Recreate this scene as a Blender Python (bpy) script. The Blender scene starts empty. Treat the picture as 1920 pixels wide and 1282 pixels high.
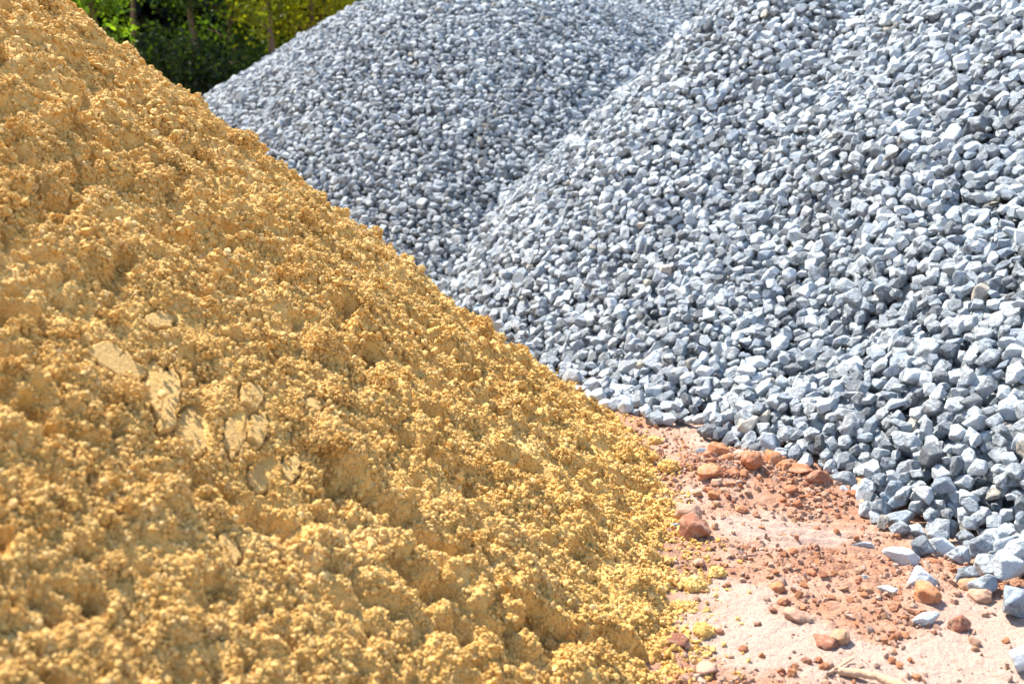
import bpy, bmesh, math, random
import numpy as np
from mathutils import Vector, Matrix
from mathutils.kdtree import KDTree

rng = np.random.default_rng(7)
random.seed(7)
C = bpy.context.scene.collection

# ------------------------------------------------------------------ camera numbers
CAM_H = 0.85
PITCH = math.radians(11.0)
FPX = 1867.0                     # focal length in pixels of a 1920 px wide frame
SUN_AZ, SUN_EL = math.radians(42), math.radians(55)


def ray(u, v):
    du = (u - 960) / FPX
    dv = (v - 641) / FPX
    return np.array([du, math.cos(PITCH) - dv * math.sin(PITCH), -math.sin(PITCH) - dv * math.cos(PITCH)])


def project(P):
    """world points (n,3) -> u, v, depth"""
    x = P[:, 0]; y = P[:, 1]; z = P[:, 2] - CAM_H
    dep = y * math.cos(PITCH) - z * math.sin(PITCH)
    up = y * math.sin(PITCH) + z * math.cos(PITCH)
    dd = np.maximum(dep, 1e-3)
    return 960 + FPX * x / dd, 641 - FPX * up / dd, dep


# ------------------------------------------------------------------ noise in numpy
def _h(ix, iy, seed):
    n = (ix.astype(np.int64) * 374761393 + iy.astype(np.int64) * 668265263 + seed * 974634777) & 0xFFFFFFFF
    n = ((n ^ (n >> 13)) * 1274126177) & 0xFFFFFFFF
    n = ((n ^ (n >> 16)) * 2246822519) & 0xFFFFFFFF
    n = n ^ (n >> 15)
    return (n & 0xFFFFFF).astype(np.float32) / np.float32(0xFFFFFF)


def vnoise(x, y, seed=0):
    ix = np.floor(x); iy = np.floor(y)
    fx = (x - ix).astype(np.float32); fy = (y - iy).astype(np.float32)
    ix = ix.astype(np.int64); iy = iy.astype(np.int64)
    sx = fx * fx * fx * (fx * (fx * 6 - 15) + 10); sy = fy * fy * fy * (fy * (fy * 6 - 15) + 10)
    a = _h(ix, iy, seed); b = _h(ix + 1, iy, seed); c = _h(ix, iy + 1, seed); d = _h(ix + 1, iy + 1, seed)
    return (a + (b - a) * sx) * (1 - sy) + (c + (d - c) * sx) * sy      # 0..1


def fbm(x, y, seed=0, octv=4, gain=.5):
    t = 0; amp = 1; tot = 0
    for k in range(octv):
        t = t + amp * (vnoise(x, y, seed + k * 17) - .5); tot += amp
        x = x * 2.03 + 13.7; y = y * 2.03 - 7.1; amp *= gain
    return t / tot * 2                                                 # about -1..1


def splat(x, y, cell, seed, rmin=.35, rmax=.85, keep=1.0):
    """height field of round lumps: the highest of all hemispheres around, in metres"""
    gx = x / cell; gy = y / cell
    ix = np.floor(gx).astype(np.int64); iy = np.floor(gy).astype(np.int64)
    best = np.zeros(x.shape, np.float32)
    for ox in (-1, 0, 1):
        for oy in (-1, 0, 1):
            cx = ix + ox; cy = iy + oy
            px = cx + _h(cx, cy, seed); py = cy + _h(cx, cy, seed + 1)
            r = rmin + (rmax - rmin) * _h(cx, cy, seed + 2) ** 2
            if keep < 1:
                r = np.where(_h(cx, cy, seed + 3) < keep, r, 1e-4)
            dx = (gx - px); dy = (gy - py)
            q = 1 - (dx * dx + dy * dy) / (r * r)
            np.maximum(best, np.sqrt(np.maximum(q, 0)) * r, out=best)
    return best * cell


def smoothstep(a, b, x):
    t = np.clip((x - a) / (b - a), 0, 1)
    return t * t * (3 - 2 * t)


# ------------------------------------------------------------------ the three heaps as ideal surfaces
def spl(x, k):
    return np.where(x / k > 20, x, k * np.log1p(np.exp(np.clip(x / k, -30, 20))))


def cone(x, y, cx, cy, R, s, top=.25, toe=.04):
    r = np.sqrt((x - cx) ** 2 + (y - cy) ** 2 + top * top)
    return np.where(R - r < -.12, s * (R - r) * .5, spl(s * (R - r), toe)) - toe * .7


def smax(a, b, k):
    m = np.maximum(a, b)
    return m + k * np.log(np.exp((a - m) / k) + np.exp((b - m) / k))


def sand_h(x, y):
    return cone(x, y, -3.1, 2.42, 3.57, .825, .25, .05) - .046


GULLY = []


def front_h(x, y):
    w = .05 * fbm(x * 2.2, y * 2.2, 91, 3)
    a = smax(cone(x, y, 1.62, 5.6, 2.36, .97), cone(x, y, 2.65, 5.2, 2.95, .85), .07)
    b = smax(cone(x, y, 2.5, 4.2, 2.38, .86), cone(x, y, 3.3, 2.9, 2.67, .83), .07)
    # a shallow gully down the face between two tipped loads
    q = 0
    for px, py, am, sg in GULLY: q = q - am * np.exp(-((x - px) ** 2 + (y - py) ** 2) / (sg * sg))
    return smax(a, b, .10) - .094 + w + q


def back_h(x, y):
    return smax(cone(x, y, -.22, 9.0, 4.50, .75, 1.3), cone(x, y, 1.9, 10.2, 4.7, .75, 1.2), .15) - .06 + .05 * fbm(x * 1.6, y * 1.6, 33, 3)


def hit(hf, u, v):
    d = ray(u, v)
    for t in np.arange(.8, 12, .01):
        if CAM_H + d[2] * t < float(hf(np.array([d[0] * t]), np.array([d[1] * t]))[0]): return d * t
    return d * 5


GULLY.extend([(*hit(front_h, u, v)[:2], am, sg) for u, v, am, sg in
              ((1440, 330, .05, .22), (1470, 420, .07, .20), (1500, 500, .08, .20), (1540, 580, .08, .18), (1590, 650, .05, .16),
               (1700, 520, -.05, .26), (1330, 560, -.03, .25))])


def ground_h0(x, y):
    return .010 * fbm(x * 1.3, y * 1.3, 5, 3) + .007 * fbm(x * 6, y * 6, 6, 3)


# flat pressed slabs of damp sand: outline in the slope's own plane (metres), found from where they lie
def hit_sand(u, v):
    d = ray(u, v); t = .3
    while t < 9:
        x, y, z = d[0] * t, d[1] * t, CAM_H + d[2] * t
        if z < float(sand_h(np.array([x]), np.array([y]))[0]):
            return np.array([x, y, z])
        t += .002
    return None


def on_ground(u, v, z=0.0):
    d = ray(u, v)
    t = (CAM_H - z) / -d[2]
    return np.array([d[0] * t, d[1] * t, z])


# ------------------------------------------------------------------ mesh helpers
def make_mesh(name, V, F, mat, attrs=None, flat=False):
    """V (n,3), F (m,k) with constant k"""
    me = bpy.data.meshes.new(name)
    V = np.ascontiguousarray(V, np.float32); F = np.ascontiguousarray(F, np.int32)
    me.vertices.add(len(V)); me.vertices.foreach_set('co', V.ravel())
    k = F.shape[1]
    me.loops.add(F.size); me.loops.foreach_set('vertex_index', F.ravel())
    me.polygons.add(len(F))
    me.polygons.foreach_set('loop_start', np.arange(0, F.size, k, dtype=np.int32))
    for nm, (typ, arr) in (attrs or {}).items():
        a = me.attributes.new(nm, typ, 'POINT')
        key = {'FLOAT': 'value', 'FLOAT_VECTOR': 'vector', 'FLOAT_COLOR': 'color'}[typ]
        a.data.foreach_set(key, np.ascontiguousarray(arr, np.float32).ravel())
    if flat is not False:
        a = me.attributes.new('sharp_face', 'BOOLEAN', 'FACE'); a.data.foreach_set('value', np.ones(len(F), bool) if flat is True else flat)
    me.update(calc_edges=True)
    if mat: me.materials.append(mat)
    return me


def link(name, me, parent=None, loc=None):
    o = bpy.data.objects.new(name, me); C.objects.link(o)
    if parent: o.parent = parent
    if loc is not None: o.location = loc
    return o


def tag(o, label=None, cat=None, group=None, kind=None):
    if label: o['label'] = label
    if cat: o['category'] = cat
    if group: o['group'] = group
    if kind: o['kind'] = kind
    return o


def ico(sub):
    bm = bmesh.new(); bmesh.ops.create_icosphere(bm, subdivisions=sub, radius=1)
    V = np.array([v.co[:] for v in bm.verts]); F = np.array([[v.index for v in f.verts] for f in bm.faces])
    bm.free()
    return V / np.linalg.norm(V, axis=1, keepdims=True), F


ICO = {s: ico(s) for s in (1, 2, 3, 4)}


def n3(P, seed):
    """cheap 3-D noise -1..1 from three 2-D slices"""
    return (vnoise(P[:, 0] + P[:, 2] * .37, P[:, 1] - P[:, 2] * .21, seed) + vnoise(P[:, 1] + 5.2, P[:, 2] + P[:, 0] * .3, seed + 1)
            + vnoise(P[:, 2] - 3.1, P[:, 0] + P[:, 1] * .25, seed + 2)) / 1.5 - 1


def rock_planes(r, n):
    N = []
    while len(N) < n:
        c = r.normal(size=3); c /= np.linalg.norm(c)
        if all(np.dot(c, q) < .66 for q in N): N.append(c)
        elif r.random() < .006: N.append(c)
    return np.array(N), r.uniform(.66, 1.0, n)


def rock(seed, sub, sharp=22, rough=.03, npl=11, aspect=None):
    """broken stone: a ball cut by random planes, its edges worn round"""
    r = np.random.default_rng(seed)
    V, F = ICO[sub]
    N, D = rock_planes(r, npl)
    dt = V @ N.T
    q = D[None] / np.maximum(dt, .06)
    rad = -np.log(np.exp(-sharp * q).sum(1)) / sharp
    rad = np.clip(rad, .3, 1.5)
    P = V * rad[:, None]
    if rough:
        nn = n3(P * 2.3 + seed % 97, seed) * rough
        if sub >= 3: nn = nn + n3(P * 6.5 + seed % 31, seed + 9) * rough * .5
        P = P * (1 + nn)[:, None]
    if aspect is None: aspect = (1.0, r.uniform(.70, .95), r.uniform(.48, .82))
    P = P * np.array(aspect)
    P = P - (P.max(0) + P.min(0)) / 2
    P = P / (P.max(0) - P.min(0)).max()            # longest dimension = 1
    return P, F


def hull_rock(seed, npl=9, aspect=None, bev=.045):
    """the same kind of stone with few flat faces: a block cut by random planes, edges knocked off"""
    r = np.random.default_rng(seed)
    bm = bmesh.new(); bmesh.ops.create_cube(bm, size=1.9)
    N, D = rock_planes(r, npl)
    for n, d in zip(N, D):
        ge = list(bm.verts) + list(bm.edges) + list(bm.faces)
        res = bmesh.ops.bisect_plane(bm, geom=ge, plane_co=Vector(n * d), plane_no=Vector(n), clear_outer=True)
        ed = [e for e in res['geom_cut'] if isinstance(e, bmesh.types.BMEdge)]
        if len(ed) > 2: bmesh.ops.contextual_create(bm, geom=ed)
    bmesh.ops.remove_doubles(bm, verts=list(bm.verts), dist=.03)
    try:
        bmesh.ops.bevel(bm, geom=list(bm.edges) + list(bm.verts), offset=bev, segments=1, affect='EDGES', profile=.5, clamp_overlap=True)
    except Exception:
        pass
    bmesh.ops.recalc_face_normals(bm, faces=list(bm.faces))
    bmesh.ops.triangulate(bm, faces=list(bm.faces))
    bm.verts.index_update()
    P = np.array([v.co[:] for v in bm.verts]); F = np.array([[v.index for v in f.verts] for f in bm.faces]); bm.free()
    if aspect is None: aspect = (1.0, r.uniform(.62, .98), r.uniform(.38, .85))
    P = P * np.array(aspect)
    P = P - (P.max(0) + P.min(0)) / 2
    return P / (P.max(0) - P.min(0)).max(), F


def rand_rots(r, n):
    q = r.normal(size=(n, 4)); q /= np.linalg.norm(q, axis=1, keepdims=True)
    w, x, y, z = q.T
    return np.stack([1 - 2 * (y * y + z * z), 2 * (x * y - z * w), 2 * (x * z + y * w), 2 * (x * y + z * w), 1 - 2 * (x * x + z * z), 2 * (y * z - x * w),
                     2 * (x * z - y * w), 2 * (y * z + x * w), 1 - 2 * (x * x + y * y)], 1).reshape(n, 3, 3)


def scatter(protos, kind, pos, R, size, squash=None):
    """many copies of a few small shapes, merged: returns V, F, local coordinates, index of the copy each vertex belongs to"""
    Vs, Fs, Ls, Is = [], [], [], []; off = 0
    for k, (P, F) in enumerate(protos):
        sel = np.nonzero(kind == k)[0]
        if not len(sel): continue
        V = np.einsum('nij,vj->nvi', R[sel], P) * size[sel][:, None, None] + pos[sel][:, None]
        Vs.append(V.reshape(-1, 3)); nv = len(P)
        Fs.append((F[None] + (np.arange(len(sel)) * nv)[:, None, None]).reshape(-1, 3) + off); off += nv * len(sel)
        Ls.append(np.broadcast_to(P[None], V.shape).reshape(-1, 3)); Is.append(np.repeat(sel, nv))
    return np.concatenate(Vs), np.concatenate(Fs), np.concatenate(Ls), np.concatenate(Is)


def rot_about(axis, ang):
    return np.array(Matrix.Rotation(ang, 3, Vector(axis)))


def rand_rot(r, normal=(0, 0, 1), tilt=.6):
    a = rot_about((0, 0, 1), r.uniform(0, 6.283))
    t = rot_about((math.cos(q := r.uniform(0, 6.283)), math.sin(q), 0), abs(r.normal(0, tilt)))
    n = Vector(normal); z = Vector((0, 0, 1))
    b = np.array(z.rotation_difference(n).to_matrix())
    return b @ t @ a


# ------------------------------------------------------------------ materials
def new_mat(name):
    m = bpy.data.materials.new(name); m.use_nodes = True
    nt = m.node_tree; nt.nodes.clear()
    return m, nt


class G:
    """tiny node-graph helper"""
    def __init__(s, nt): s.nt = nt
    def n(s, t, **kw):
        x = s.nt.nodes.new(t)
        for k, v in kw.items():
            if hasattr(x, k) and not k.startswith('i_'): setattr(x, k, v)
        return x
    def l(s, a, b): s.nt.links.new(a, b)
    def noise(s, vec, scale, detail=4, rough=.55, dist=0.0):
        x = s.n('ShaderNodeTexNoise')
        x.inputs['Scale'].default_value = scale; x.inputs['Detail'].default_value = detail
        x.inputs['Roughness'].default_value = rough; x.inputs['Distortion'].default_value = dist
        if vec is not None: s.l(vec, x.inputs['Vector'])
        return x.outputs['Fac']
    def ramp(s, fac, stops):
        x = s.n('ShaderNodeValToRGB'); e = x.color_ramp.elements
        while len(e) < len(stops): e.new(.5)
        for k, (p, c) in enumerate(stops):
            e[k].position = p; e[k].color = (*c, 1) if len(c) == 3 else c
        s.l(fac, x.inputs['Fac']); return x.outputs['Color']
    def mix(s, f, a, b, mode='MIX'):
        x = s.n('ShaderNodeMix', data_type='RGBA', blend_type=mode)
        for inp, val in ((x.inputs[0], f), (x.inputs[6], a), (x.inputs[7], b)):
            if hasattr(val, 'is_linked') or hasattr(val, 'links'): s.l(val, inp)
            elif isinstance(val, (int, float)): inp.default_value = val
            else: inp.default_value = (*val, 1) if len(val) == 3 else val
        return x.outputs[2]
    def math(s, op, a, b=0.0, clamp=False):
        x = s.n('ShaderNodeMath', operation=op, use_clamp=clamp)
        for inp, val in ((x.inputs[0], a), (x.inputs[1], b)):
            if hasattr(val, 'links'): s.l(val, inp)
            else: inp.default_value = val
        return x.outputs[0]
    def bump(s, h, strength, dist, normal=None):
        x = s.n('ShaderNodeBump'); x.inputs['Strength'].default_value = strength; x.inputs['Distance'].default_value = dist
        s.l(h, x.inputs['Height'])
        if normal is not None: s.l(normal, x.inputs['Normal'])
        return x.outputs['Normal']
    def out(s, col, rough, normal=None, spec=.3):
        b = s.n('ShaderNodeBsdfPrincipled'); o = s.n('ShaderNodeOutputMaterial')
        s.l(col, b.inputs['Base Color'])
        if hasattr(rough, 'links'): s.l(rough, b.inputs['Roughness'])
        else: b.inputs['Roughness'].default_value = rough
        b.inputs['Specular IOR Level'].default_value = spec
        if normal is not None: s.l(normal, b.inputs['Normal'])
        s.l(b.outputs[0], o.inputs[0]); return b
    def attr(s, name):
        return s.n('ShaderNodeAttribute', attribute_name=name)


def mat_stone():
    m, nt = new_mat('crushed_limestone'); g = G(nt)
    t = g.attr('tint'); loc = g.attr('loc').outputs['Vector']
    mott = t.outputs['Alpha']
    # cloudy grey veining, amount differs from stone to stone
    a = g.noise(loc, 1.7, 8, .70, .9)
    lo = g.math('SUBTRACT', .63, g.math('MULTIPLY', mott, .28))
    f = g.math('MULTIPLY', g.math('SUBTRACT', a, lo), 7.0, True)
    f = g.math('MULTIPLY', f, .82)
    dark = g.mix(g.noise(loc, 9, 3), (.045, .055, .068), (.17, .195, .22))
    col = g.mix(f, t.outputs['Color'], dark)
    # chalky dust film on part of each stone and fine speckle
    d = g.noise(loc, 3.1, 5, .6)
    col = g.mix(g.math('MULTIPLY', g.math('SUBTRACT', d, .53), 2.6, True), col, (.58, .59, .60))
    sp = g.noise(loc, 26, 3, .7)
    col = g.mix(g.math('MULTIPLY', g.math('SUBTRACT', sp, .565), 3.5, True), col, (.13, .14, .16))
    h = g.math('ADD', g.noise(loc, 5, 8, .62), g.math('MULTIPLY', g.noise(loc, 22, 4, .7), .25))
    g.out(col, .72, g.bump(h, .9, .010), .35)
    return m


def mat_sand():
    m, nt = new_mat('damp_yellow_sand'); g = G(nt)
    geo = g.n('ShaderNodeNewGeometry').outputs['Position']
    smooth = g.attr('slab').outputs['Fac']
    a = g.noise(geo, 3.0, 5, .6); b = g.noise(geo, 45, 4, .6); c = g.noise(geo, 750, 2, .6)
    tn = g.attr('shade').outputs['Fac']
    base = g.ramp(a, [(.30, (.67, .415, .125)), (.55, (.74, .485, .165)), (.72, (.79, .55, .23))])
    q = g.math('ADD', g.math('MULTIPLY', b, .6), g.math('MULTIPLY', tn, .4))
    damp = g.mix(g.math('MULTIPLY', g.math('SUBTRACT', q, .50), 2.6, True), base, (.61, .325, .07))
    col = g.mix(g.math('MULTIPLY', g.math('SUBTRACT', .44, q), 3.5, True), damp, (.84, .64, .33))
    col = g.mix(smooth, col, (.56, .365, .14))
    gr = g.ramp(c, [(.34, (.50, .42, .34)), (.5, (1, 1, 1)), (.68, (1.2, 1.19, 1.15))])
    col = g.mix(.6, col, gr, 'MULTIPLY')
    h = g.math('ADD', g.noise(geo, 330, 3, .7), g.math('MULTIPLY', g.noise(geo, 110, 3, .6), 1.4))
    g.out(col, .85, g.bump(h, .8, .004), .25)
    return m


def mat_dirt(name='red_dirt', clod=False):
    m, nt = new_mat(name); g = G(nt)
    geo = g.n('ShaderNodeNewGeometry').outputs['Position']
    if clod:
        t = g.attr('tint'); loc = g.attr('loc').outputs['Vector']
        n = g.noise(loc, 3.0, 5, .6)
        col = g.mix(g.math('MULTIPLY', g.math('SUBTRACT', n, .47), 3.5, True), t.outputs['Color'], (.54, .36, .26))
        col = g.mix(g.math('MULTIPLY', g.math('SUBTRACT', g.noise(loc, 15, 3), .58), 3.0, True), col, (.17, .06, .03))
        h = g.math('ADD', g.noise(loc, 5, 6, .65), g.math('MULTIPLY', g.noise(loc, 18, 4, .7), .4))
        g.out(col, .9, g.bump(h, .7, .008), .15)
        return m
    pan = g.attr('pan').outputs['Fac']; crumb = g.attr('crumb').outputs['Fac']
    a = g.noise(geo, 5.0, 6, .62); b = g.noise(geo, 34, 5, .65); c = g.noise(geo, 260, 3, .7)
    col = g.ramp(a, [(.30, (.40, .18, .10)), (.48, (.49, .28, .19)), (.64, (.51, .34, .265))])
    col = g.mix(g.math('MULTIPLY', crumb, .55), col, (.36, .15, .075))
    pale = g.mix(g.noise(geo, 11, 4), (.49, .335, .27), (.54, .43, .37))
    pf = g.math('MULTIPLY', g.math('SUBTRACT', g.math('ADD', pan, g.math('MULTIPLY', b, 1.1)), .90), 2.2, True)
    col = g.mix(g.math('MULTIPLY', pf, .9), col, pale)
    col = g.mix(g.math('MULTIPLY', g.math('SUBTRACT', b, .56), 3.0, True), col, (.33, .15, .08))
    sf = g.math('MULTIPLY', g.math('ADD', g.attr('damp_shade').outputs['Fac'], g.math('MULTIPLY', g.math('SUBTRACT', c, .5), 1.2)), .85, True)
    col = g.mix(g.math('MULTIPLY', sf, g.attr('damp_shade').outputs['Fac']), col, (.36, .215, .15))  # darker strip along the sand foot: shade and damp put into the colour
    gr = g.ramp(c, [(.36, (.62, .55, .52)), (.5, (1, 1, 1)), (.66, (1.15, 1.15, 1.15))])
    col = g.mix(.6, col, gr, 'MULTIPLY')
    h = g.math('ADD', g.noise(geo, 48, 7, .72), g.math('MULTIPLY', c, .5))
    g.out(col, .88, g.bump(h, .9, .012), .2)
    return m


def mat_plain(name, c1, c2, scale, rough=.9):
    m, nt = new_mat(name); g = G(nt)
    co = g.n('ShaderNodeTexCoord').outputs['Object']
    n = g.noise(co, scale, 5, .6)
    col = g.mix(n, c1, c2)
    g.out(col, rough, g.bump(n, .6, .01), .2)
    return m


def mat_leaf():
    m, nt = new_mat('backlit_leaves'); g = G(nt)
    t = g.attr('tint').outputs['Color']
    d = g.n('ShaderNodeBsdfDiffuse'); tr = g.n('ShaderNodeBsdfTranslucent'); gl = g.n('ShaderNodeBsdfGlossy')
    gl.inputs['Roughness'].default_value = .45; gl.inputs['Color'].default_value = (.8, .85, .8, 1)
    g.l(t, d.inputs[0])
    tc = g.mix(1.0, t, (1.9, 1.6, .55), 'MULTIPLY'); g.l(tc, tr.inputs[0])
    mx = g.n('ShaderNodeMixShader'); mx.inputs[0].default_value = .5
    g.l(d.outputs[0], mx.inputs[1]); g.l(tr.outputs[0], mx.inputs[2])
    m2 = g.n('ShaderNodeMixShader'); m2.inputs[0].default_value = .02
    g.l(mx.outputs[0], m2.inputs[1]); g.l(gl.outputs[0], m2.inputs[2])
    o = g.n('ShaderNodeOutputMaterial'); g.l(m2.outputs[0], o.inputs[0])
    return m


M_STONE = mat_stone(); M_SAND = mat_sand(); M_DIRT = mat_dirt(); M_CLOD = mat_dirt('red_clay_clod', True)
M_CORE = mat_plain('stone_dust', (.10, .11, .125), (.22, .23, .25), 40)
M_BARK = mat_plain('bark', (.10, .065, .04), (.22, .15, .10), 14)
M_TWIG = mat_plain('dry_wood', (.34, .20, .12), (.60, .44, .31), 45)
M_LEAF = mat_leaf()

# ------------------------------------------------------------------ sand pile
SLAB_PX = [   # outlines as seen on the slope, and how far they stand proud (m)
    ('broad pressed sand slab with a ragged top edge, largest of the smooth patches',
     [(292, 655), (310, 640), (330, 665), (345, 650), (362, 690), (352, 730), (345, 775), (322, 785), (308, 745), (296, 700)], .016),
    ('rounded pressed sand slab just below the largest smooth patch',
     [(360, 735), (385, 720), (402, 745), (414, 780), (410, 812), (388, 824), (362, 800), (352, 768)], .018),
    ('long shaded sand slab sloping down above the largest smooth patch',
     [(175, 628), (215, 612), (262, 640), (290, 668), (282, 688), (240, 676), (196, 652)], .012),
    ('small upright sand slab near the middle of the pressed patches',
     [(462, 708), (500, 702), (506, 735), (490, 752), (466, 742)], .016),
    ('pressed sand slab leaning right of the rounded slab',
     [(440, 760), (478, 752), (490, 775), (478, 800), (455, 830), (440, 800)], .016),
    ('narrow pressed sand slab between two dark cracks',
     [(486, 762), (510, 756), (516, 795), (500, 815), (484, 800)], .015),
    ('square pressed sand slab at the lower end of the cracked patches, left of a dark gap',
     [(492, 838), (528, 832), (538, 862), (528, 882), (505, 884), (494, 862)], .020),
    ('small pressed sand slab right of a dark gap, lowest of the patches',
     [(552, 832), (578, 828), (582, 862), (566, 878), (553, 866)], .017),
    ('pale crusted sand slab high on the face above the cracked patches',
     [(285, 575), (312, 560), (342, 572), (338, 590), (300, 592)], .010),
    ('thin pale sand slab standing alone on the right half of the face',
     [(590, 728), (606, 722), (622, 742), (614, 750), (594, 742)], .014),
    ('pressed sand slab in the near lower part of the face',
     [(430, 972), (452, 968), (474, 1010), (466, 1030), (446, 1012)], .016),
]


def slope_frame(p):
    e = .03
    gx = float(sand_h(np.array([p[0] + e]), np.array([p[1]]))[0] - sand_h(np.array([p[0] - e]), np.array([p[1]]))[0]) / (2 * e)
    gy = float(sand_h(np.array([p[0]]), np.array([p[1] + e]))[0] - sand_h(np.array([p[0]]), np.array([p[1] - e]))[0]) / (2 * e)
    n = np.array([-gx, -gy, 1.0]); n /= np.linalg.norm(n)
    s = np.cross(n, [0, 0, 1.0]); s /= np.linalg.norm(s)
    return n, s, np.cross(n, s)


SLABS = []
for lab, poly, up in SLAB_PX:
    P = np.array([hit_sand(*q) for q in poly]); c = P.mean(0)
    SLABS.append((lab, P, c, up))


def poly_sd(x, y, P):
    """signed distance (inside negative) of points to polygon P in plan"""
    d2 = np.full(x.shape, 1e9); ins = np.zeros(x.shape, bool)
    k = len(P)
    for i in range(k):
        ax, ay = P[i][:2]; bx, by = P[(i + 1) % k][:2]
        ex, ey = bx - ax, by - ay
        t = np.clip(((x - ax) * ex + (y - ay) * ey) / (ex * ex + ey * ey), 0, 1)
        d2 = np.minimum(d2, (x - ax - t * ex) ** 2 + (y - ay - t * ey) ** 2)
        cnd = ((ay > y) != (by > y)) & (x < ex * (y - ay) / (ey if abs(ey) > 1e-9 else 1e-9) + ax)
        ins ^= cnd
    d = np.sqrt(d2)
    return np.where(ins, -d, d)


def sand_disp(x, y):
    """lumpiness of the sand along the slope normal, metres"""
    x = x.astype(np.float64); y = y.astype(np.float64)
    wx = x + .022 * fbm(x * 14, y * 14, 61, 3); wy = y + .022 * fbm(x * 14, y * 14, 62, 3)
    big = fbm(x * 2.4, y * 2.4, 41, 3)
    m1 = smoothstep(-.35, .45, fbm(x * 3.1 + 4, y * 3.1, 51, 3))            # where lumps gather
    m2 = smoothstep(-.6, .3, fbm(x * 7, y * 7, 52, 3))
    # clods roll in lines down the slope
    ang = np.arctan2(y - 2.42, x + 3.1); rr = np.hypot(x + 3.1, y - 2.42)
    streak = fbm(ang * 26, rr * 1.6, 77, 3)
    d = .022 * big + .010 * streak
    d = d + splat(wx, wy, .130, 101, .20, .55, .55) * .48 * m1
    d = d + splat(wx, wy, .058, 111, .25, .75, .60) * .62 * (.2 + .8 * m2)
    d = d + splat(wx, wy, .026, 121, .3, .85, .70) * .75 * (.4 + .6 * m2)
    d = d + .0055 * fbm(x * 70, y * 70, 135, 3)
    pits = np.maximum(fbm(x * 15, y * 15, 88, 3) - .18, 0) * .125 + np.maximum(fbm(x * 34, y * 34, 89, 2) - .20, 0) * .036
    return d - pits - .030


def sand_all(xs, ys):
    """surface points, normals, distance to the nearest slab outline"""
    d = sand_disp(xs, ys)
    sdm = np.full(xs.shape, 1.0)
    for k, (lab, P, c, up) in enumerate(SLABS):         # sand lies flush round each slab, a thin crack between
        near = np.nonzero((np.abs(xs - c[0]) < .28) & (np.abs(ys - c[1]) < .28))[0]
        if not len(near): continue
        sd = poly_sd(xs[near], ys[near], P)
        sdm[near] = np.minimum(sdm[near], sd)
        lv = slab_level(k)
        w = 1 - smoothstep(.008, .060, sd)
        d[near] = d[near] * (1 - w) + (lv - .002 + .35 * (d[near] - lv) * (d[near] > lv) + .12 * (d[near] - lv)) * w
        d[near] -= .020 * (1 - smoothstep(.001, .007, sd))
    hs = sand_h(xs, ys)
    e = .02
    gx = (sand_h(xs + e, ys) - sand_h(xs - e, ys)) / (2 * e); gy = (sand_h(xs, ys + e) - sand_h(xs, ys - e)) / (2 * e)
    n = np.stack([-gx, -gy, np.ones_like(gx)], 1); n /= np.linalg.norm(n, axis=1, keepdims=True)
    fade = smoothstep(-.035, .03, hs)               # toe thins out
    return np.stack([xs, ys, hs], 1) + n * (d * (.25 + .75 * fade) + .016 * (1 - smoothstep(-.01, .11, hs)))[:, None], n, sdm


_lv = {}


def slab_level(k):
    if k not in _lv:
        lab, P, c, up = SLABS[k]
        _lv[k] = float(sand_disp(P[:, 0] + (P[:, 0] - c[0]) * .6, P[:, 1] + (P[:, 1] - c[1]) * .6).mean()) + .003 + up * .12
    return _lv[k]


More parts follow.
